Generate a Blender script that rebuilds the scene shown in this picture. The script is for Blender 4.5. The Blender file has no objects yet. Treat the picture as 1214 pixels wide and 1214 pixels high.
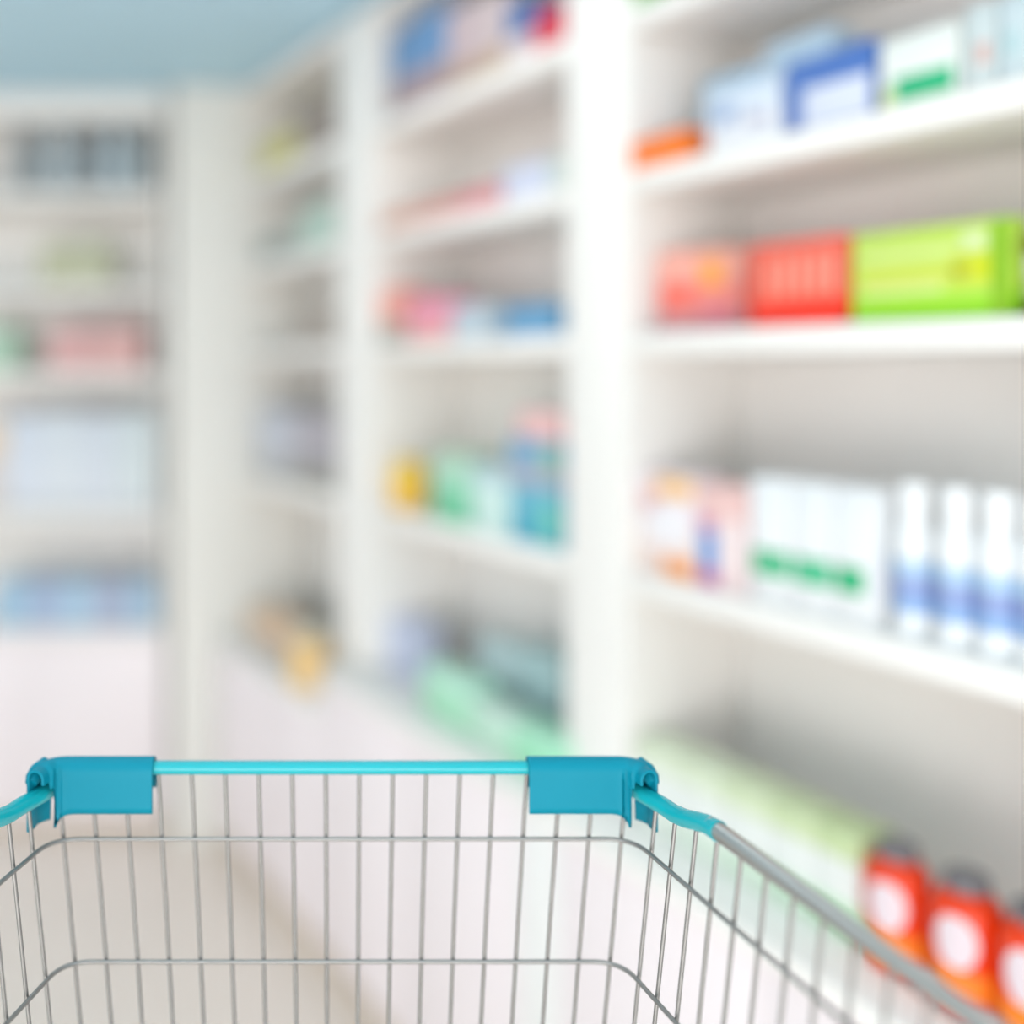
import bpy, bmesh, math, random
from mathutils import Vector, Matrix
random.seed(4)
SC = bpy.context.scene
COL = SC.collection

# ------------------------------------------------------------------ camera, world, lights, exposure
EYE = 1.48
cd = bpy.data.cameras.new('camera'); cam = bpy.data.objects.new('camera', cd); COL.objects.link(cam)
cam.location = (0, 0, EYE); cam.rotation_euler = (math.pi/2, 0, 0)
cd.sensor_width = 36; cd.lens = 37.07
cd.shift_x = 0.1565; cd.shift_y = -0.1417
cd.clip_start = 0.02
cd.dof.use_dof = True; cd.dof.focus_distance = 0.675; cd.dof.aperture_fstop = 1.06
SC.camera = cam

w = bpy.data.worlds.new('shop_light'); SC.world = w; w.use_nodes = True
w.node_tree.nodes['Background'].inputs[0].default_value = (1.0, 0.985, 0.975, 1)
w.node_tree.nodes['Background'].inputs[1].default_value = 1.12

def area(name, loc, size, power, col, rot=(0, 0, 0)):
    l = bpy.data.lights.new(name, 'AREA'); l.shape = 'RECTANGLE'; l.size, l.size_y = size
    l.energy = power; l.color = col
    o = bpy.data.objects.new(name, l); o.location = loc; o.rotation_euler = rot; COL.objects.link(o)
area('ceiling_light', (-0.4, 1.2, 2.33), (1.3, 2.1), 7, (1.0, 0.975, 0.95))
area('ceiling_light', (-0.55, -1.2, 2.33), (1.6, 1.6), 5, (1.0, 0.98, 0.96))
area('rear_fill', (-0.5, -2.7, 0.6), (2.8, 1.0), 78, (1.0, 0.985, 0.975), (math.radians(90), 0, math.radians(-6)))     # added fill lamp behind the camera, lifts the lower shelves; no real window
SC.view_settings.view_transform = 'Standard'; SC.view_settings.look = 'None'
SC.view_settings.gamma = 1; SC.view_settings.exposure = -0.02

# ------------------------------------------------------------------ helpers
TH = math.radians(-63.73)                    # the shelf run stands at this angle to the back cabinet
EX = Vector((math.cos(TH), math.sin(TH), 0)); EY = Vector((-math.sin(TH), math.cos(TH), 0))
def wall(a, b, z=0): return EX*a + EY*b + Vector((0, 0, z))      # along the run, into the run, up
def back(a, b, z=0): return Vector((a, b, z))
FR = {'run': (wall, TH), 'back': (back, 0.0)}

def lin(h):
    h = h.lstrip('#'); c = [int(h[i:i+2], 16)/255 for i in (0, 2, 4)]
    return tuple(x/12.92 if x <= .04045 else ((x+.055)/1.055)**2.4 for x in c) + (1,)
MATS = {}
def mat(hexa, rough=0.45, metal=0.0, var=0.05, scale=18, spec=0.4):
    k = (hexa, rough, metal, var, scale, spec)
    if k in MATS: return MATS[k]
    m = bpy.data.materials.new('finish_' + hexa.lstrip('#')); m.use_nodes = True
    nt = m.node_tree; p = nt.nodes['Principled BSDF']
    tc = nt.nodes.new('ShaderNodeTexCoord'); n = nt.nodes.new('ShaderNodeTexNoise')
    n.inputs['Scale'].default_value = scale; n.inputs['Detail'].default_value = 4
    nt.links.new(tc.outputs['Object'], n.inputs['Vector'])
    mx = nt.nodes.new('ShaderNodeMix'); mx.data_type = 'RGBA'
    c = lin(hexa)
    mx.inputs[6].default_value = tuple(x*(1-var) for x in c[:3]) + (1,)
    mx.inputs[7].default_value = tuple(min(1, x*(1+var)) for x in c[:3]) + (1,)
    nt.links.new(n.outputs['Fac'], mx.inputs[0]); nt.links.new(mx.outputs[2], p.inputs['Base Color'])
    p.inputs['Roughness'].default_value = rough; p.inputs['Metallic'].default_value = metal
    p.inputs['Specular IOR Level'].default_value = spec
    MATS[k] = m; return m

def link(name, me, parent=None, loc=(0, 0, 0), rz=0):
    o = bpy.data.objects.new(name, me); COL.objects.link(o)
    o.location = loc; o.rotation_euler = (0, 0, rz)
    if parent: o.parent = parent
    return o
def finish(bm, mats, smooth=True, ang=35):
    bmesh.ops.recalc_face_normals(bm, faces=bm.faces)
    me = bpy.data.meshes.new('shape'); 
    if smooth:
        for f in bm.faces: f.smooth = True
        for e in bm.edges:
            if len(e.link_faces) == 2 and e.calc_face_angle(0) > math.radians(ang): e.smooth = False
    bm.to_mesh(me); bm.free()
    for m in mats: me.materials.append(m)
    return me
def tag(o, label, cat, group=None):
    o['label'] = label; o['category'] = cat
    if group: o['group'] = group
    return o
def empty(name, loc, rz=0):
    return link(name, None, None, loc, rz)

def add_box(bm, x0, x1, y0, y1, z0, z1, bev=0.0):
    r = bmesh.ops.create_cube(bm, size=1)
    for v in r['verts']:
        v.co = Vector(((x0+x1)/2 + v.co.x*(x1-x0), (y0+y1)/2 + v.co.y*(y1-y0), (z0+z1)/2 + v.co.z*(z1-z0)))
    if bev:
        es = list({e for v in r['verts'] for e in v.link_edges})
        bmesh.ops.bevel(bm, geom=es, offset=bev, segments=2, affect='EDGES', profile=0.6)
def box_me(x0, x1, y0, y1, z0, z1, m, bev=0.002):
    bm = bmesh.new(); add_box(bm, x0, x1, y0, y1, z0, z1, bev); return finish(bm, [m])
def prism_me(pts, z0, z1, m, bev=0.003):
    bm = bmesh.new()
    lo = [bm.verts.new((x, y, z0)) for x, y in pts]; hi = [bm.verts.new((x, y, z1)) for x, y in pts]
    n = len(pts); bm.faces.new(lo[::-1]); bm.faces.new(hi)
    for i in range(n): bm.faces.new((lo[i], lo[(i+1) % n], hi[(i+1) % n], hi[i]))
    if bev: bmesh.ops.bevel(bm, geom=list(bm.edges), offset=bev, segments=2, affect='EDGES')
    return finish(bm, [m])

def add_tube(bm, pts, r, n=10, closed=False):
    pts = [Vector(p) for p in pts]; rings = []
    N = len(pts); up = None
    for i, p in enumerate(pts):
        if closed: t = (pts[(i+1) % N]-pts[i-1]).normalized()
        else: t = (pts[min(i+1, N-1)]-pts[max(i-1, 0)]).normalized()
        if up is None:
            up = Vector((0, 0, 1)) if abs(t.z) < .9 else Vector((0, 1, 0))
        u = (up - t*up.dot(t)).normalized(); up = u; v = t.cross(u)
        rr = r[i] if isinstance(r, (list, tuple)) else r
        rings.append([bm.verts.new(p + (u*math.cos(2*math.pi*k/n) + v*math.sin(2*math.pi*k/n))*rr) for k in range(n)])
    for i in range(N if closed else N-1):
        a, b = rings[i], rings[(i+1) % N]
        for k in range(n): bm.faces.new((a[k], a[(k+1) % n], b[(k+1) % n], b[k]))
    if not closed:
        bm.faces.new(rings[0][::-1]); bm.faces.new(rings[-1])
def tube_me(pts, r, m, n=10, closed=False):
    bm = bmesh.new(); add_tube(bm, pts, r, n, closed); return finish(bm, [m], ang=50)
def fillet(pts, r, n=6):
    pts = [Vector(p) for p in pts]; out = [pts[0]]
    for i in range(1, len(pts)-1):
        a, b, c = pts[i-1], pts[i], pts[i+1]
        p, q = b + (a-b).normalized()*r, b + (c-b).normalized()*r
        for k in range(n+1):
            t = k/n; out.append(p*(1-t)**2 + b*2*t*(1-t) + q*t*t)
    out.append(pts[-1]); return out
def lathe_me(prof, mats, n=28, idx=None):
    bm = bmesh.new(); rings = []
    for r, z in prof:
        rings.append([bm.verts.new((max(r, 1e-5)*math.cos(2*math.pi*k/n), max(r, 1e-5)*math.sin(2*math.pi*k/n), z)) for k in range(n)])
    for i in range(len(rings)-1):
        for k in range(n):
            f = bm.faces.new((rings[i][k], rings[i][(k+1) % n], rings[i+1][(k+1) % n], rings[i+1][k]))
            if idx: f.material_index = idx[i]
    bm.faces.new(rings[0][::-1]); f = bm.faces.new(rings[-1])
    if idx: f.material_index = idx[-1]
    return finish(bm, mats, ang=40)

# ------------------------------------------------------------------ materials
WHITE = mat('#F6F3EF', .42, var=.02, scale=6)
PANEL = mat('#F6ECEE', .38, var=.02, scale=5)
STEEL = mat('#B4B4B2', .28, 1.0, .06, 40)
WIRE = mat('#989694', .42, .75, .08, 60)
TEAL = mat('#0089A0', .5, 0, .04, 30, .22)
RAIL_TEAL = mat('#17AFB9', .25, 0, .04, 30, .5)
RUBBER = mat('#3A3C3E', .7)

# ------------------------------------------------------------------ the setting
def struct(name, me, loc=(0, 0, 0), rz=0):
    o = link(name, me, None, loc, rz); o['kind'] = 'structure'; return o
struct('floor', box_me(-4.5, 4.0, -3.2, 4.2, -.06, 0, mat('#F5E7DC', .35, var=.05, scale=2.5), 0))
struct('ceiling', box_me(-4.5, 4.0, -3.2, 4.2, 2.36, 2.42, mat('#C4E6F6', .7, var=.03, scale=2), 0))
struct('wall_back', box_me(-3.2, -.16, 3.65, 3.75, 0, 2.36, mat('#E9E6E0', .6, var=.02), 0))
struct('wall_right', box_me(-3.35, .2, 1.43, 1.53, 0, 2.36, mat('#E9E6E0', .6, var=.02), 0), rz=TH)

# ------------------------------------------------------------------ shelving run along the right wall
F0, F1 = 1.146, 1.398            # front edge and back of the shelves
SHELF = {'top': 2.053, 'upper': 1.793, 'middle': 1.535, 'lower': 1.152}
def shelving(label, a0, a1, sides=()):
    am = (a0+a1)/2; h = (a1-a0)/2
    t = empty('shelving_unit', wall(am, F0, .76), TH); tag(t, label, 'shelf')
    link('back_panel', box_me(-h, h, .242, .252, 0, 1.58, WHITE), t)
    for z in SHELF.values():
        link('shelf', box_me(-h+.001, h-.001, 0, .241, z-.036-.76, z-.76, WHITE, .004), t)
    link('top_panel', box_me(-h+.001, h-.001, 0, .241, 1.545, 1.58, WHITE, .003), t)
    for s in sides:
        x = h-.012 if s > 0 else -h
        link('side_panel', box_me(h, h+.018, 0, .252, 0, 1.58, WHITE), t)
shelving('white open shelving bay nearest the camera, holding red and lime cartons', -1.319, -.57, (1,))
shelving('white open shelving bay between the two tall white columns', -2.217, -1.481)
shelving('narrow white shelving bay at the far end beside the corner column', -3.10, -2.405)
def column(label, a0, a1):
    am = (a0+a1)/2; h = (a1-a0)/2 - .0005
    o = link('shelf_column', box_me(-h, h, 0, .252, 0, 1.58, WHITE, .004), None, wall(am, F0, .76), TH)
    tag(o, label, 'column')
column('tall white column between the nearest shelving bay and the middle bay', -1.480, -1.320)
o = link('shelf_column', box_me(-.0925, .0925, 0, .252, 0, 1.58, WHITE, .004), None, wall(-2.311, F0, .76), TH)
tag(o, 'tall white column between the middle shelving bay and the far bay', 'column')
o = link('corner_column', prism_me([(-.556, 3.27), (-.354, 3.291), (-.128, 3.414), (-.2, 3.6), (-.556, 3.6)], 0, 2.355, mat('#EDEAE4', .45, var=.02)))
tag(o, 'broad white column in the corner between the back cabinet and the shelving run', 'column')

def base(label, a0, a1, ztop, nd, stile=None):
    am = (a0+a1)/2; h = (a1-a0)/2
    t = empty('base_cabinet', wall(am, 1.063, 0), TH); tag(t, label, 'cabinet')
    link('plinth', box_me(-h, h, .035, .335, 0, .085, mat('#D9CCBE', .5), .001), t)
    link('body', box_me(-h, h, .02, .335, .086, ztop-.026, WHITE, .001), t)
    x1 = h
    if stile:
        link('stile', box_me(-h+.001, -h+stile, -.002, .0195, .086, ztop-.026, mat('#F4F3F1', .4), .002), t); x0 = -h+stile+.002
    else: x0 = -h
    wd = (x1-x0)/nd
    for k in range(nd):
        link('door', box_me(x0+k*wd+.0015, x0+(k+1)*wd-.0015, 0, .0195, .09, ztop-.03, PANEL, .002), t)
    return t
base('pale base cabinet under the counter nearest the camera with a white stile', -1.498, -.552, .755, 2, .106)
base('pale base cabinet under the counter below the middle shelving bay', -2.32, -1.4995, .755, 2)
base('lower pale base cabinet at the far end of the run by the corner column', -3.09, -2.3215, .655, 2)
o = link('counter_top', box_me(-.884, .884, 0, .345, 0, .0255, WHITE, .004), None, wall(-1.436, 1.053, .7295), TH)
tag(o, 'long white counter top carrying the orange jars and green-banded cartons', 'counter')
o = link('counter_top', box_me(-.384, .384, 0, .345, 0, .0255, WHITE, .004), None, wall(-2.706, 1.053, .6295), TH)
tag(o, 'short low white counter top at the far end of the shelving run', 'counter')

# ------------------------------------------------------------------ cabinet across the back
BS = {'top': 2.04, 'upper': 1.735, 'middle': 1.465, 'lower': 1.02}
t = empty('back_cabinet', (-1.24, 3.34, 0)); tag(t, 'white back cabinet with open shelves above a closed pale base at far left', 'cabinet')
link('plinth', box_me(-.65, .65, .03, .30, 0, .05, mat('#D9CCBE', .5), .001), t)
link('body', box_me(-.65, .65, .02, .30, .051, .625, WHITE, .001), t)
for k in range(3): link('door', box_me(-.65+k*.4335, -.65+(k+1)*.4335-.003, 0, .0195, .055, .62, PANEL, .002), t)
link('worktop', box_me(-.655, .655, -.01, .30, .626, .65, WHITE, .003), t)
link('back_panel', box_me(-.65, .65, .29, .30, .651, 2.352, WHITE, .001), t)
for x0 in (-.65, .632): link('side_panel', box_me(x0, x0+.018, 0, .289, .651, 2.352, WHITE, .001), t)
for z in BS.values(): link('shelf', box_me(-.631, .631, 0, .289, z-.036, z, WHITE, .003), t)
link('top_fascia', box_me(-.631, .631, 0, .289, 2.27, 2.352, WHITE, .003), t)

# ------------------------------------------------------------------ goods
def round_rect(wd, dp, r, n=3):
    out = []
    for cx, cy, a0 in ((wd/2-r, dp/2-r, 0), (-wd/2+r, dp/2-r, 90), (-wd/2+r, -dp/2+r, 180), (wd/2-r, -dp/2+r, 270)):
        for k in range(n+1):
            a = math.radians(a0+90*k/n); out.append((cx+r*math.cos(a), cy+r*math.sin(a)))
    return out
def carton(frame, a0, a1, b, dp, z, h, bands, label, group=None, prints=(), flap=True, turn=0.0, name='carton', cat='box', gap=.0012):
    """bands: (top as a share of the height, colour) from the bottom up; prints: panels (x0,x1,z0,z1,colour) in shares of the front"""
    fn, rz = FR[frame]; wd = a1-a0-2*gap; z += .0004
    e = .0016; zs = [(0, -e), (e, 0)]; ms = []; lim = 0
    mats = [mat(c, .42) for _, c in bands]; idx = []
    idx.append(0)
    for i, (fr, _) in enumerate(bands):
        zt = fr*h if i < len(bands)-1 else h-e
        zs.append((zt, 0)); idx.append(i)
    zs.append((h, -e)); idx.append(len(bands)-1)
    bm = bmesh.new(); rings = []
    for zz, ins in zs:
        rings.append([bm.verts.new((x, y, zz)) for x, y in round_rect(wd+2*ins, dp+2*ins, .0022)])
    n = len(rings[0])
    for i in range(len(rings)-1):
        for k in range(n):
            f = bm.faces.new((rings[i][k], rings[i][(k+1) % n], rings[i+1][(k+1) % n], rings[i+1][k])); f.material_index = idx[i]
    bm.faces.new(rings[0][::-1]); f = bm.faces.new(rings[-1]); f.material_index = idx[-1]
    o = link(name, finish(bm, mats, ang=50), None, fn((a0+a1)/2, b+dp/2, z), rz+turn)
    if flap:
        link('top_flap', box_me(-wd/2+.004, wd/2-.004, -dp/2+.003, dp/2-.01, h-.0003, h+.0009, mats[-1], .0003), o)
    for x0, x1, z0, z1, c in prints:
        link('printed_panel', box_me(-wd/2+x0*wd, -wd/2+x1*wd, -dp/2-.0007, -dp/2+.0002, z0*h, z1*h, mat(c, .42), .0003), o)
    return tag(o, label, cat, group)
def bottle(frame, a, b, z, h, r, body, cap, label, group=None, neck=.6, caph=.16, lab=None, name='bottle', cat='bottle', sq=None):
    fn, rz = FR[frame]; hb = h*(1-caph); sh = hb*.12; z += .0004
    prof = [(r*.86, 0), (r*.97, .003), (r, .008), (r, hb-sh-.004), (r*.96, hb-sh), (r*(neck+.18), hb-sh*.35), (r*neck, hb-.004), (r*neck, hb)]
    o = link(name, lathe_me(prof, [mat(body, .3)]), None, fn(a, b, z), rz)
    rc = r*neck+.002
    ridge = [(rc*.9, hb-.002), (rc, hb), (rc, hb+h*caph*.5), (rc*1.03, hb+h*caph*.55), (rc, hb+h*caph-.002), (rc*.9, hb+h*caph)]
    link('cap', lathe_me(ridge, [mat(cap, .4)]), o)
    if lab:
        z0, z1, cols = lab
        bm = bmesh.new(); n = 36; R = r+.0005; k1 = len(cols)
        zs = [hb*z0 + (hb*z1-hb*z0)*i/k1 for i in range(k1+1)]
        rg = [[bm.verts.new((R*math.cos(2*math.pi*k/n), R*math.sin(2*math.pi*k/n), zz)) for k in range(n)] for zz in zs]
        for i in range(k1):
            for k in range(n):
                f = bm.faces.new((rg[i][k], rg[i][(k+1) % n], rg[i+1][(k+1) % n], rg[i+1][k])); f.material_index = i
        link('label', finish(bm, [mat(c, .4) for c in cols]), o)
    return tag(o, label, cat, group)
def oval(o, ang, r, zc, rw, rh, c, name='label_patch'):
    """an oval sticker wrapped on a round jar"""
    bm = bmesh.new(); cen = None; ring = []
    def P(u, v):
        a = ang + u/r; return ((r+.0006)*math.cos(a), (r+.0006)*math.sin(a), zc+v)
    cen = bm.verts.new(P(0, 0)); rings = []
    for q in (.5, .8, 1):
        rings.append([bm.verts.new(P(rw*q*math.cos(2*math.pi*k/24), rh*q*math.sin(2*math.pi*k/24))) for k in range(24)])
    for k in range(24): bm.faces.new((cen, rings[0][k], rings[0][(k+1) % 24]))
    for i in range(2):
        for k in range(24): bm.faces.new((rings[i][k], rings[i+1][k], rings[i+1][(k+1) % 24], rings[i][(k+1) % 24]))
    return link(name, finish(bm, [mat(c, .4)]), o)

# --- nearest bay, shelf above the lime carton
Z = SHELF['upper']
carton('run', -1.3325, -1.2015, 1.152, .07, Z, .046, [(1, '#F87A12')], 'small flat orange carton at the left end of the upper shelf')
carton('run', -1.1697, -1.0348, 1.165, .05, Z, .092, [(.55, '#E6E9F0'), (1, '#D4DEEC')], 'white carton with small blue marks in front of the pale blue carton',
       prints=[(.12, .4, .45, .7, '#7C98C4'), (.55, .85, .3, .5, '#B9B7C8')])
carton('run', -1.2659, -1.1415, 1.25, .06, Z, .142, [(.5, '#C6D6E6'), (1, '#A9CBE4')], 'pale blue carton standing behind the white blue-marked carton')
carton('run', -1.1384, -1.0228, 1.25, .06, Z, .165, [(.5, '#C8D8E8'), (1, '#BCD6EA')], 'tallest pale blue carton behind the deep blue carton on the upper shelf')
carton('run', -1.0285, -0.8910, 1.166, .07, Z, .098, [(.28, '#5F7EC2'), (1, '#4A74BE')], 'deep blue carton with a white front panel on the upper shelf',
       prints=[(.22, .97, .06, .58, '#D9DEEE')])
carton('run', -0.8839, -0.7812, 1.166, .08, Z, .088, [(.1, '#EAF0E4'), (.48, '#E8EFEA'), (1, '#EEF1EC')], 'white carton with a green stripe right of the deep blue carton',
       prints=[(.2, .95, .1, .44, '#28B47C'), (.03, .17, .08, .32, '#D9DC8A')])
carton('run', -0.7761, -0.7379, 1.168, .08, Z, .098, [(1, '#D2DCDD')], 'pale grey carton right of the green-striped white carton', prints=[(.4, .8, .3, .55, '#D8B0A8')])
carton('run', -0.7360, -0.6938, 1.168, .08, Z, .098, [(1, '#CFDDE2')], 'pale grey-blue carton at the right edge of the upper shelf', prints=[(.15, .6, .3, .6, '#B9D4D8')])
# --- nearest bay, top shelf
carton('run', -1.3737, -1.3137, 1.16, .07, SHELF['top'], .06, [(1, '#7CC46C')], 'small green carton at the left end of the topmost shelf')
# --- nearest bay, middle shelf
Z = SHELF['middle']
carton('run', -1.3130, -1.1770, 1.215, .045, Z, .128, [(.22, '#C98C92'), (.62, '#EF8C82'), (1, '#F3A999')], 'pink and coral carton turned at an angle beside the column',
       prints=[(.02, .42, .32, .58, '#EE6A5A'), (.5, .74, .55, .86, '#F6A63C'), (.5, .9, .08, .3, '#D77F8E')], turn=math.radians(28))
carton('run', -1.0961, -0.9360, 1.172, .06, Z, .116, [(.3, '#F8341E'), (1, '#F2614C')], 'red carton with a brighter red lower band next to the lime carton',
       prints=[(x, x+.07, .36, .82, '#F7A792') for x in (.2, .36, .52, .68, .84)])
carton('run', -0.9285, -0.7229, 1.172, .06, Z, .112, [(.26, '#9CDD30'), (1, '#C3E05A')], 'long lime green carton with a darker green right end beside the red carton',
       prints=[(.06, .7, .68, .78, '#DCEB92'), (.06, .78, .44, .56, '#D9DE5C'), (.08, .6, .31, .38, '#DDEB9C'), (.66, .885, .38, .66, '#D3DC1C'), (.72, .86, .7, .9, '#DCEBAE'), (.89, 1, .02, .98, '#8CBE20')])
bottle('run', -0.6964, 1.2, Z, .115, .024, '#7E6A2C', '#E8E9DC', 'olive brown jar with a pale label at the right edge of the middle shelf', neck=.8, caph=.2, name='jar', cat='jar', lab=(.2, .75, ['#C9D69A', '#E6E9DA']))
# --- nearest bay, lower shelf
Z = SHELF['lower']
k = carton('run', -1.3185, -1.1911, 1.166, .07, Z, .16, [(.5, '#F1DDD6'), (1, '#EEDDE2')], 'white and pink pack with orange top at the column end of the lower shelf',
       prints=[(.3, .95, .78, .97, '#F6C68A'), (.06, .3, .62, .82, '#EBB7B4'), (.45, .95, .03, .2, '#F29B4A'), (.1, .9, .3, .7, '#F2EEF2')])
carton('run', -1.1894, -1.0966, 1.166, .07, Z, .152, [(.6, '#F1DCDC'), (1, '#F1C7C2')], 'white and pink pack with blue and magenta spots beside the green-banded cartons',
       prints=[(.04, .4, .18, .55, '#5C9ADC'), (.02, .36, .56, .68, '#C98AB4'), (.02, .45, .03, .17, '#C0559A'), (.55, .95, .2, .7, '#F5E4E4')])
for i, (p0, p1) in enumerate(((-1.0905, -1.0173), (-1.0159, -0.9515), (-0.9502, -0.8862))):
    carton('run', p0, p1, 1.166, .08, Z, .172, [(1, '#F1F2F4')], 'white carton with a green band, ' + ('left one beside the pink packs', 'middle one of the three on the lower shelf', 'right one beside the white bottles')[i],
           'white green-banded cartons', prints=[(.03 if i else .08, .97 if i < 2 else .72, .22, .42, ('#3CBB84', '#43C08C', '#2FB67C')[i])])
for i, a in enumerate((-0.8534, -0.7983, -0.7493, -0.7027)):
    bottle('run', a, 1.192, Z, .186, .0225, '#F4F6F8', '#F4F6F8', 'slim white bottle with a blue label, ' + ('leftmost of the row', 'second from the left of the row', 'third from the left of the row', 'cut by the right edge of the photo')[i],
           'white bottles with blue labels', neck=.72, caph=.24, lab=(.2, .66, ['#94B6E4', '#94A4D6', '#B4D0EC']))
# --- nearest bay, counter
Z = .755
gp = [-1.3102, -1.2201, -1.1269, -1.0400, -0.9630, -0.8977]
gl = ['against the column', 'second from the column', 'third from the column', 'fourth from the column', 'beside the orange jars']
for i in range(5):
    carton('run', gp[i], gp[i+1], 1.15, .07, Z, .134, [(.34, ('#E2EAE0', '#DDEADC', '#D8EAD8', '#D0EAD2', '#C8E9CA')[i]), (.74, '#E9ECE8'), (1, ('#DDE5CC', '#DAE3C8', '#D5E0BC', '#CFDCB0', '#C9D8A6')[i])],
           'pale carton with green top band and mint lower band, ' + gl[i], 'green-banded cartons on the counter')
for i, a in enumerate((-0.8575, -0.7701, -0.6911)):
    j = bottle('run', a, 1.165, Z, .145, (.036, .037, .037)[i], '#F0400F', '#757276', 'orange-red jar with dark cap and white oval label, ' + ('beside the green cartons', 'middle of the three', 'cut by the right photo edge')[i],
               'orange-red jars on the counter', neck=.58, caph=.11, name='jar', cat='jar')
    r = (.036, .037, .037)[i]
    ang = math.radians(-76)
    bm = bmesh.new()
    lab = link('label_band', lathe_me([(r+.0004, .012), (r+.0005, .0125), (r+.0005, .047), (r+.0004, .0475)], [mat('#FF8622', .4)]), j)
    oval(j, ang, r, .079, .024, .030, '#E8D8DE')

# --- middle bay, top shelf
Z = SHELF['top']
carton('run', -2.1625, -1.9177, 1.166, .1, Z, .2, [(.42, '#A89498'), (1, '#6A92BE')], 'blue carton with a mauve shade-toned lower half on the top shelf of the middle bay')  # lower band: pinkish print with the shadow on it painted into the colour
carton('run', -1.9109, -1.8063, 1.166, .09, Z, .17, [(.3, '#B59C8C'), (1, '#C9B4B8')], 'mauve carton right of the blue and mauve carton')
carton('run', -1.8001, -1.6959, 1.166, .09, Z, .165, [(.3, '#C0A68E'), (1, '#CDBBBC')], 'beige and mauve carton between the mauve and blue-red cartons')
carton('run', -1.6902, -1.6083, 1.166, .08, Z, .12, [(.45, '#D9CCD0'), (1, '#3E6CA8')], 'blue-topped carton beside the small red carton')
carton('run', -1.6031, -1.5127, 1.166, .06, Z, .075, [(1, '#D8354E')], 'small red carton against the column on the top shelf')
# --- middle bay, upper shelf
Z = SHELF['upper']
for i, (p0, p1) in enumerate(((-2.2045, -2.0288), (-2.0250, -1.8640), (-1.8608, -1.7131))):
    carton('run', p0, p1, 1.16, .1, Z, .042, [(1, ('#DBAA98', '#DB9E94', '#E08E94')[i])], ('flat salmon carton, farthest of the three in the row', 'flat rose carton, middle of the three in the row', 'flat pink-red carton beside the pale lilac carton')[i], 'flat reddish cartons')
carton('run', -1.7045, -1.5670, 1.166, .09, Z, .066, [(1, '#D6DAEE')], 'pale lilac carton right of the flat pink-red carton')
carton('run', -1.5620, -1.5127, 1.17, .09, Z, .066, [(1, '#D0DAD2')], 'small pale green carton against the column on the upper shelf')
# --- middle bay, middle shelf
Z = SHELF['middle']
carton('run', -2.2131, -2.1019, 1.166, .07, Z, .125, [(.4, '#A9A498'), (1, '#F2A494')], 'coral carton with a grey lower part at the far end of the middle shelf')
carton('run', -2.0861, -1.9041, 1.166, .07, Z, .096, [(.3, '#F0B0A6'), (1, '#F09CB2')], 'pink carton right of the coral carton')
carton('run', -1.8940, -1.7633, 1.166, .08, Z, .07, [(1, '#C4D2DC')], 'pale grey-blue carton between the pink carton and the blue carton')
carton('run', -1.6987, -1.5445, 1.166, .08, Z, .06, [(.35, '#8FB4D4'), (1, '#5C9CC6')], 'low blue carton near the column on the middle shelf')
# --- middle bay, lower shelf
Z = SHELF['lower']
bottle('run', -2.1211, 1.195, Z, .115, .043, '#F6C62E', '#F3D774', 'round yellow jar at the far end of the lower shelf', neck=.75, caph=.18, name='jar', cat='jar', lab=(.1, .4, ['#F2BC60']))
carton('run', -1.9667, -1.8221, 1.166, .08, Z, .148, [(.5, '#78D0A6'), (.78, '#B0E2C9'), (1, '#B9D4BE')], 'green carton right of the yellow jar')
carton('run', -1.8158, -1.6818, 1.166, .08, Z, .13, [(.75, '#D6F1EC'), (1, '#BFD6DC')], 'pale mint carton between the green carton and the blue stack')
zt = Z
carton('run', -1.6734, -1.5248, 1.166, .08, Z, .105, [(.6, '#4FB2CC'), (1, '#74BCD4')], 'teal-blue carton at the bottom of the three-carton stack', prints=[(.62, 1, .1, .8, '#74CABC')])
carton('run', -1.6846, -1.5273, 1.168, .08, Z+.1065, .085, [(.45, '#B5B4C6'), (1, '#76AED0')], 'blue and grey carton in the middle of the three-carton stack', prints=[(.65, 1, .3, .9, '#96BEA8')])
carton('run', -1.6567, -1.5273, 1.168, .08, Z+.193, .05, [(1, '#F2C2C0')], 'pink carton on top of the three-carton stack')
# --- middle bay, counter
Z = .755
carton('run', -2.2499, -2.0859, 1.19, .08, Z, .13, [(1, '#C6CCE2')], 'lavender carton at the far end of the middle counter section')
carton('run', -1.9344, -1.7533, 1.12, .07, Z, .1, [(.65, '#AEE6C4'), (1, '#BFEBD6')], 'mint carton in front of the grey-teal cartons on the counter')
carton('run', -1.7502, -1.6073, 1.12, .07, Z, .075, [(.6, '#C0E6CE'), (1, '#CFE8DA')], 'low pale mint carton second from the far mint carton')
carton('run', -1.6020, -1.4623, 1.12, .07, Z, .075, [(.6, '#A0E8BE'), (1, '#B2EACB')], 'low mint carton nearest the column on the middle counter section')
carton('run', -1.9044, -1.7619, 1.24, .08, Z, .15, [(1, '#BCD2D4')], 'pale grey-teal carton behind the low mint cartons')
carton('run', -1.7560, -1.6190, 1.24, .08, Z, .165, [(1, '#A9C6C8')], 'grey-teal carton against the column behind the low mint cartons')

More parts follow.
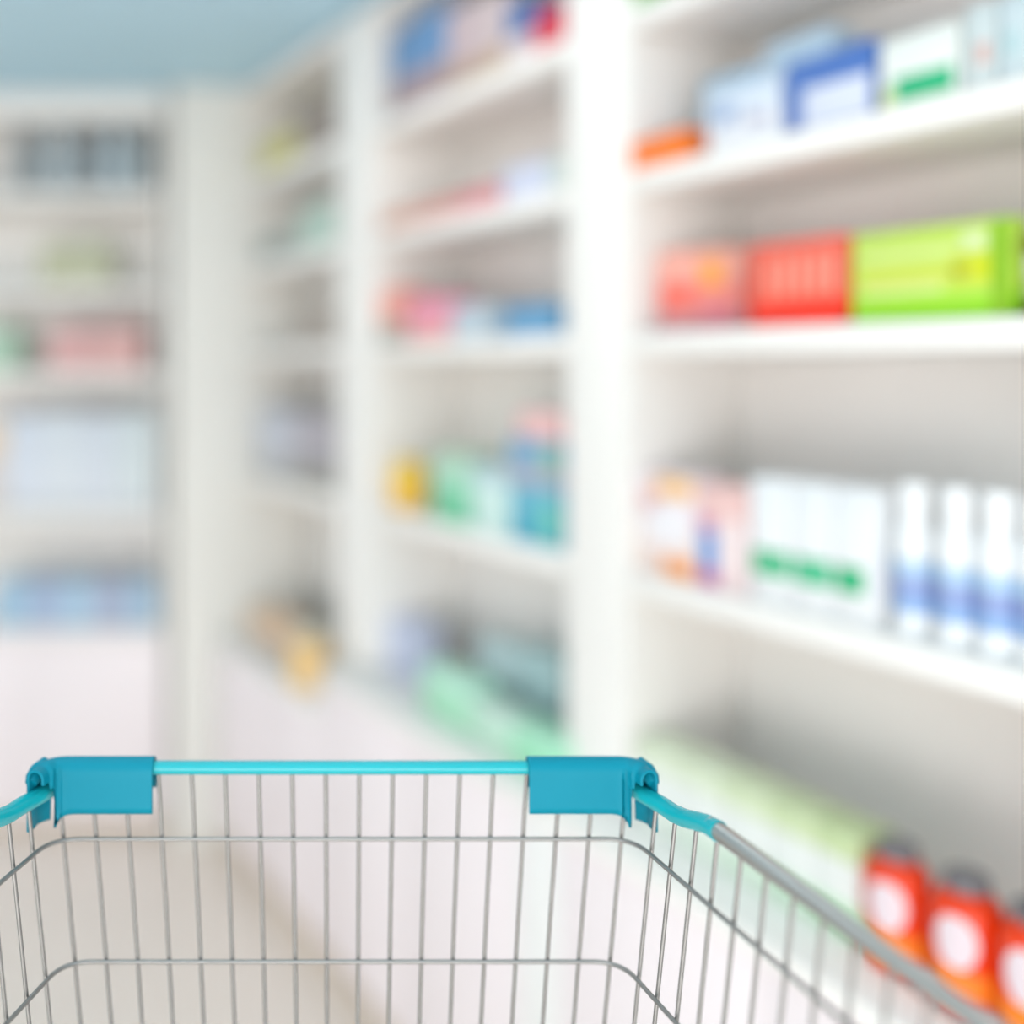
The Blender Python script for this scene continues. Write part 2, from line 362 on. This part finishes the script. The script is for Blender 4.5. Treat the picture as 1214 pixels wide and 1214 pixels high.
# --- far bay
carton('run', -3.0067, -2.7201, 1.166, .1, SHELF['top'], .1, [(1, '#D2CA82')], 'yellow carton on the top shelf of the far bay', flap=False)
carton('run', -2.7082, -2.5176, 1.166, .1, SHELF['top'], .13, [(1, '#A0948C')], 'brown block painted as interior shade right of the yellow carton in the far bay', flap=False)  # added block, its brown stands in for the bay's interior shadow
carton('run', -3.0281, -2.7082, 1.17, .1, SHELF['upper'], .07, [(1, '#A6AEA8')], 'grey carton on the upper shelf of the far bay', flap=False)
carton('run', -2.6845, -2.5019, 1.166, .1, SHELF['upper'], .12, [(1, '#C0D8CC')], 'mint green carton right of the grey carton in the far bay', flap=False)
carton('run', -2.7811, -2.5176, 1.18, .1, SHELF['middle'], .11, [(1, '#B4AAA2')], 'taupe block painted as shade on the middle shelf of the far bay', flap=False)  # added block, taupe colour imitates the shadow under the shelf above
carton('run', -3.0497, -2.7936, 1.18, .1, SHELF['lower'], .2, [(.3, '#C2C0C0'), (1, '#CCCED8')], 'pale lilac-grey carton on the lower shelf of the far bay', flap=False)
carton('run', -2.7811, -2.5176, 1.18, .1, SHELF['lower'], .19, [(.25, '#A9A49A'), (.55, '#A6A2A8'), (1, '#BDB6BE')], 'darker grey carton right of the lilac-grey carton in the far bay', flap=False)
carton('run', -2.9327, -2.6835, 1.1, .1, .655, .12, [(.4, '#BFB8B2'), (1, '#E0C2A6')], 'tan carton on the low counter at the far end', flap=False)
bottle('run', -2.4998, 1.115, .655, .15, .055, '#F4CB88', '#CFCCBC', 'round amber jar on the low counter at the far end', neck=.75, caph=.2, name='jar', cat='jar')

# --- back cabinet goods
G = 'grey bottles on the back cabinet'
for i, (p0, c) in enumerate(((-1.0541, '#9AA2A6'), (-0.9463, '#BCC8CE'), (-0.8465, '#989FA3'), (-0.7603, '#B8C6CD'), (-0.6794, '#9EA7AA'))):
    bottle('back', p0, 3.42, BS['top'], .215, .043, c, c, ('dark grey bottle, first inside the left edge of the photo', 'pale blue-grey bottle, left one of the two pale ones', 'dark grey bottle between the two pale blue-grey ones', 'pale blue-grey bottle, right one of the two pale ones', 'dark grey bottle beside the cabinet side at the right end')[i],
           G, neck=.6, caph=.2)
carton('back', -0.9948, -0.8870, 3.36, .14, BS['upper'], .14, [(1, '#C6C6A8')], 'olive carton, left one of the pair on the back cabinet', flap=False)
carton('back', -0.8843, -0.7738, 3.36, .14, BS['upper'], .145, [(1, '#C7C8AC')], 'olive carton, right one of the pair on the back cabinet', flap=False)
carton('back', -1.2321, -1.0703, 3.36, .14, BS['middle'], .14, [(1, '#B9D6C0')], 'mint carton at the left photo edge on the back cabinet', flap=False)
carton('back', -0.9679, -0.8223, 3.36, .14, BS['middle'], .14, [(1, '#E0B0AE')], 'pink carton, left one of the pair on the back cabinet', flap=False)
carton('back', -0.8196, -0.6713, 3.36, .14, BS['middle'], .145, [(1, '#E0B2AE')], 'pink carton, right one of the pair on the back cabinet', flap=False)
for i, (p0, p1) in enumerate(((-1.1027, -0.9840), (-0.9813, -0.8654), (-0.8627, -0.7468), (-0.7441, -0.6282))):
    carton('back', p0, p1, 3.36, .16, BS['lower'], .31+.008*(i % 2), [(.12, '#D6DADF'), (1, ('#E2E6F0', '#E4E8EE', '#E0E4EC', '#DDE4E6')[i])], 'tall pale white carton on the back cabinet, ' + ('leftmost of the four', 'second from the left of the four', 'third from the left of the four', 'rightmost of the four')[i], 'tall white cartons', flap=False)
carton('back', -1.2051, -1.1081, 3.36, .16, BS['lower'], .3, [(.6, '#E2DAD6'), (.9, '#EFD3B4'), (1, '#E6E2DE')], 'white carton with a pale orange band at the left photo edge', flap=False)
bl = ['cut by the left photo edge', 'second from the left', 'third from the left', 'second from the right', 'rightmost, beside the cabinet side']
for i in range(5):
    p0 = (-1.1404, -1.0272, -0.9247, -0.8223, -0.7198)[i]; p1 = (-1.0299, -0.9274, -0.8250, -0.7225, -0.6228)[i]
    carton('back', p0, p1, 3.36, .16, .65, .14, [(1, ('#ACCBE2', '#B0C0DC', '#B6D2E8', '#B4BCD4', '#AEC8DE')[i])], 'light blue carton on the back cabinet worktop, ' + bl[i], 'light blue cartons in a row', flap=False)

# ------------------------------------------------------------------ shopping cart
X0 = -.0063; YF = .72; YR = .2; SP = .25
R0 = Vector((X0, .45, 0))
cart = empty('shopping_cart', R0)
tag(cart, 'wire shopping cart with teal front rail and corner bumpers in the foreground', 'shopping cart')
def P(x, y, drop): return Vector((X0+x, y, EYE-drop)) - R0
def hw(d): return .2045 - (d-.2736)*.095
def part(name, me, label=None, parent=cart):
    o = link(name, me, parent)
    if label: o['label'] = label
    return o
RAILD = .2785; BOT = .60
# upright wires of the front
NW = 18
for k in range(NW):
    f = (k-(NW-1)/2)/((NW-1)/2)*.952
    part('front_wire', tube_me([P(f*hw(.274), YF, .276), P(f*hw(.40), YF, .40), P(f*hw(BOT), YF, BOT)], .00145, WIRE, 8))
# upright wires of both sides
for sd in (-1, 1):
    for k in range(1, 23):
        y = YF+.004-.0228*k
        sp = SP*(YF-y); top = RAILD if y < .64 else .288
        part('side_wire', tube_me([P(sd*(hw(.274)+sp), y, top), P(sd*(hw(BOT)+sp*.92), y, BOT)], .00145, WIRE, 8))
# horizontal wires run round three sides
def hoop(d, r=.0015, off=.0026):
    h = hw(d)-off; s = SP*(YF-YR)
    return tube_me(fillet([P(-h-s, YR, d), P(-h, YF-off, d), P(h, YF-off, d), P(h+s, YR, d)], .02, 8), r, WIRE, 8)
for d in (.3212, .4047, .49, BOT): part('hoop_wire', hoop(d))
# rails
h0 = hw(.274)
part('front_rail', tube_me([P(-h0+.006, YF, .2736), P(0, YF, .2736), P(h0-.006, YF, .2736)], .0046, RAIL_TEAL, 14), 'teal front rail')
def side_x(y): return h0 + SP*(YF-y)
for sd in (-1, 1):
    pts = [P(sd*(side_x(y)-.0045*max(0, (y-.69)/.03)), y, d) for y, d in ((.722, .2885), (.704, .2885), (.692, .2885), (.68, .2882), (.668, .286), (.656, .2825), (.645, .2795), (.632, .2785))]
    part('rail_sleeve', tube_me(pts, [.0058]*7+[.0064], RAIL_TEAL, 14), 'teal sleeve')
    part('side_rail', tube_me(fillet([P(sd*side_x(.64), .64, RAILD), P(sd*side_x(.27), .27, RAILD), P(sd*side_x(.16), .16, RAILD-.03)], .04), .0056, STEEL, 14), 'silver side rail')
# corner bumpers: a hooked plate over the rail that turns the corner
def bumper(sd):
    xi = .1262 if sd > 0 else .1285
    path = fillet([(xi, YF, 0), (h0-.005, YF, 0), (h0-.005+SP*.019, YF-.019, 0)], .013, 10)
    # resample
    L = [0]
    for i in range(1, len(path)): L.append(L[-1]+(path[i]-path[i-1]).length)
    tot = L[-1]; n = 90; c0 = h0-xi-.0065
    bm = bmesh.new(); rings = []
    for q in range(n+1):
        s = tot*q/n
        i = max(k for k in range(len(L)) if L[k] <= s+1e-9); i = min(i, len(path)-2)
        p = path[i] + (path[i+1]-path[i])*((s-L[i])/(L[i+1]-L[i]))
        t = (path[i+1]-path[i]).normalized(); nrm = Vector((-t.y, t.x, 0)) * -1     # towards the inside of the basket
        if s < c0-.018: low = .0283
        elif s < c0+.004: u = (s-c0+.018)/.022; low = .0283+.0085*u*u
        elif s < c0+.009: low = .0095
        else: low = .0045
        lo_out = .016 if s < c0-.001 else .0365
        up = 0 if s < c0+.006 else min(1, (s-c0-.006)/.004)
        rad = .0074-.002*up
        prof = [(-rad, -lo_out), (-rad, -lo_out*.7), (-rad, -lo_out*.35)]
        prof += [(-rad*math.cos(math.radians(a)), rad*math.sin(math.radians(a))-.0008) for a in range(0, 181, 20)]
        m = 6
        prof += [(rad, -.002-(low-.002)*k/m) for k in range(1, m+1)]
        rings.append([bm.verts.new(P(sd*(p.x+nrm.x*a), p.y+nrm.y*a, .2736-zz)) for a, zz in prof])
    for i in range(n):
        for k in range(len(rings[0])-1):
            bm.faces.new((rings[i][k], rings[i+1][k], rings[i+1][k+1], rings[i][k+1]))
    o = part('corner_bumper', finish(bm, [TEAL], ang=50), 'teal corner bumper')
    md = o.modifiers.new('thick', 'SOLIDIFY'); md.thickness = .0018; md.offset = 0
    # scroll-shaped outer nub on the corner
    nub = part('bumper_nub', tube_me([P(sd*(h0-.002), YF+.001, .2700), P(sd*(h0+.002), YF-.006, .2730), P(sd*(h0+.0035), YF-.011, .2765), P(sd*(h0+.004), YF-.014, .279)], [.004, .0052, .0052, .004], TEAL, 14), None, o)
for sd in (-1, 1): bumper(sd)
for sd in (-1, 1):
    part('rear_post', tube_me([P(sd*side_x(.2), .2, RAILD-.022), P(sd*(hw(BOT)+SP*.92*(YF-YR)), .2, BOT)], .0035, STEEL, 10))
# basket floor, handle and running gear below the frame
bm = bmesh.new()
for k in range(13):
    f = -1+2*k/12
    add_tube(bm, [P(f*hw(BOT), YF, BOT+.002), P(f*(hw(BOT)+SP*.92*(YF-YR)), YR, BOT+.002)], .0016, 8)
for y in (.62, .52, .42, .32, YR):
    add_tube(bm, [P(-hw(BOT)-SP*.92*(YF-y), y, BOT+.004), P(hw(BOT)+SP*.92*(YF-y), y, BOT+.004)], .0016, 8)
part('basket_floor', finish(bm, [WIRE]))
sx = side_x(.16)
part('push_handle', tube_me([P(-sx-.004, .16, RAILD-.03), P(0, .16, RAILD-.03), P(sx+.004, .16, RAILD-.03)], .012, TEAL, 16))
for sd in (-1, 1):
    for y in (.68, .24):
        x = sd*(hw(BOT)+SP*.92*(YF-y))
        part('leg_tube', tube_me([P(x, y, BOT), P(x, y, EYE-.12)], .009, STEEL, 12))
        fk = bmesh.new()
        add_box(fk, x-.018, x-.014, y-.018, y+.018, .045-0, .135, .001); add_box(fk, x+.014, x+.018, y-.018, y+.018, .045, .135, .001)
        add_box(fk, x-.018, x+.018, y-.018, y+.018, .12, .135, .001)
        for v in fk.verts: v.co += Vector((X0, 0, 0)) - R0
        part('caster_fork', finish(fk, [STEEL]))
        me = lathe_me([(.012, -.012), (.046, -.012), (.05, -.008), (.05, .008), (.046, .012), (.012, .012)], [RUBBER])
        wv = part('wheel', me); wv.location = Vector((X0+x, y, .05)) - R0; wv.rotation_euler = (0, math.pi/2, 0)
bm = bmesh.new()
a, b = hw(BOT)+SP*.92*(YF-.68), hw(BOT)+SP*.92*(YF-.24)
add_tube(bm, [P(-a, .68, EYE-.2), P(a, .68, EYE-.2), P(b, .24, EYE-.2), P(-b, .24, EYE-.2)], .008, 10, True)
part('lower_frame', finish(bm, [STEEL]))
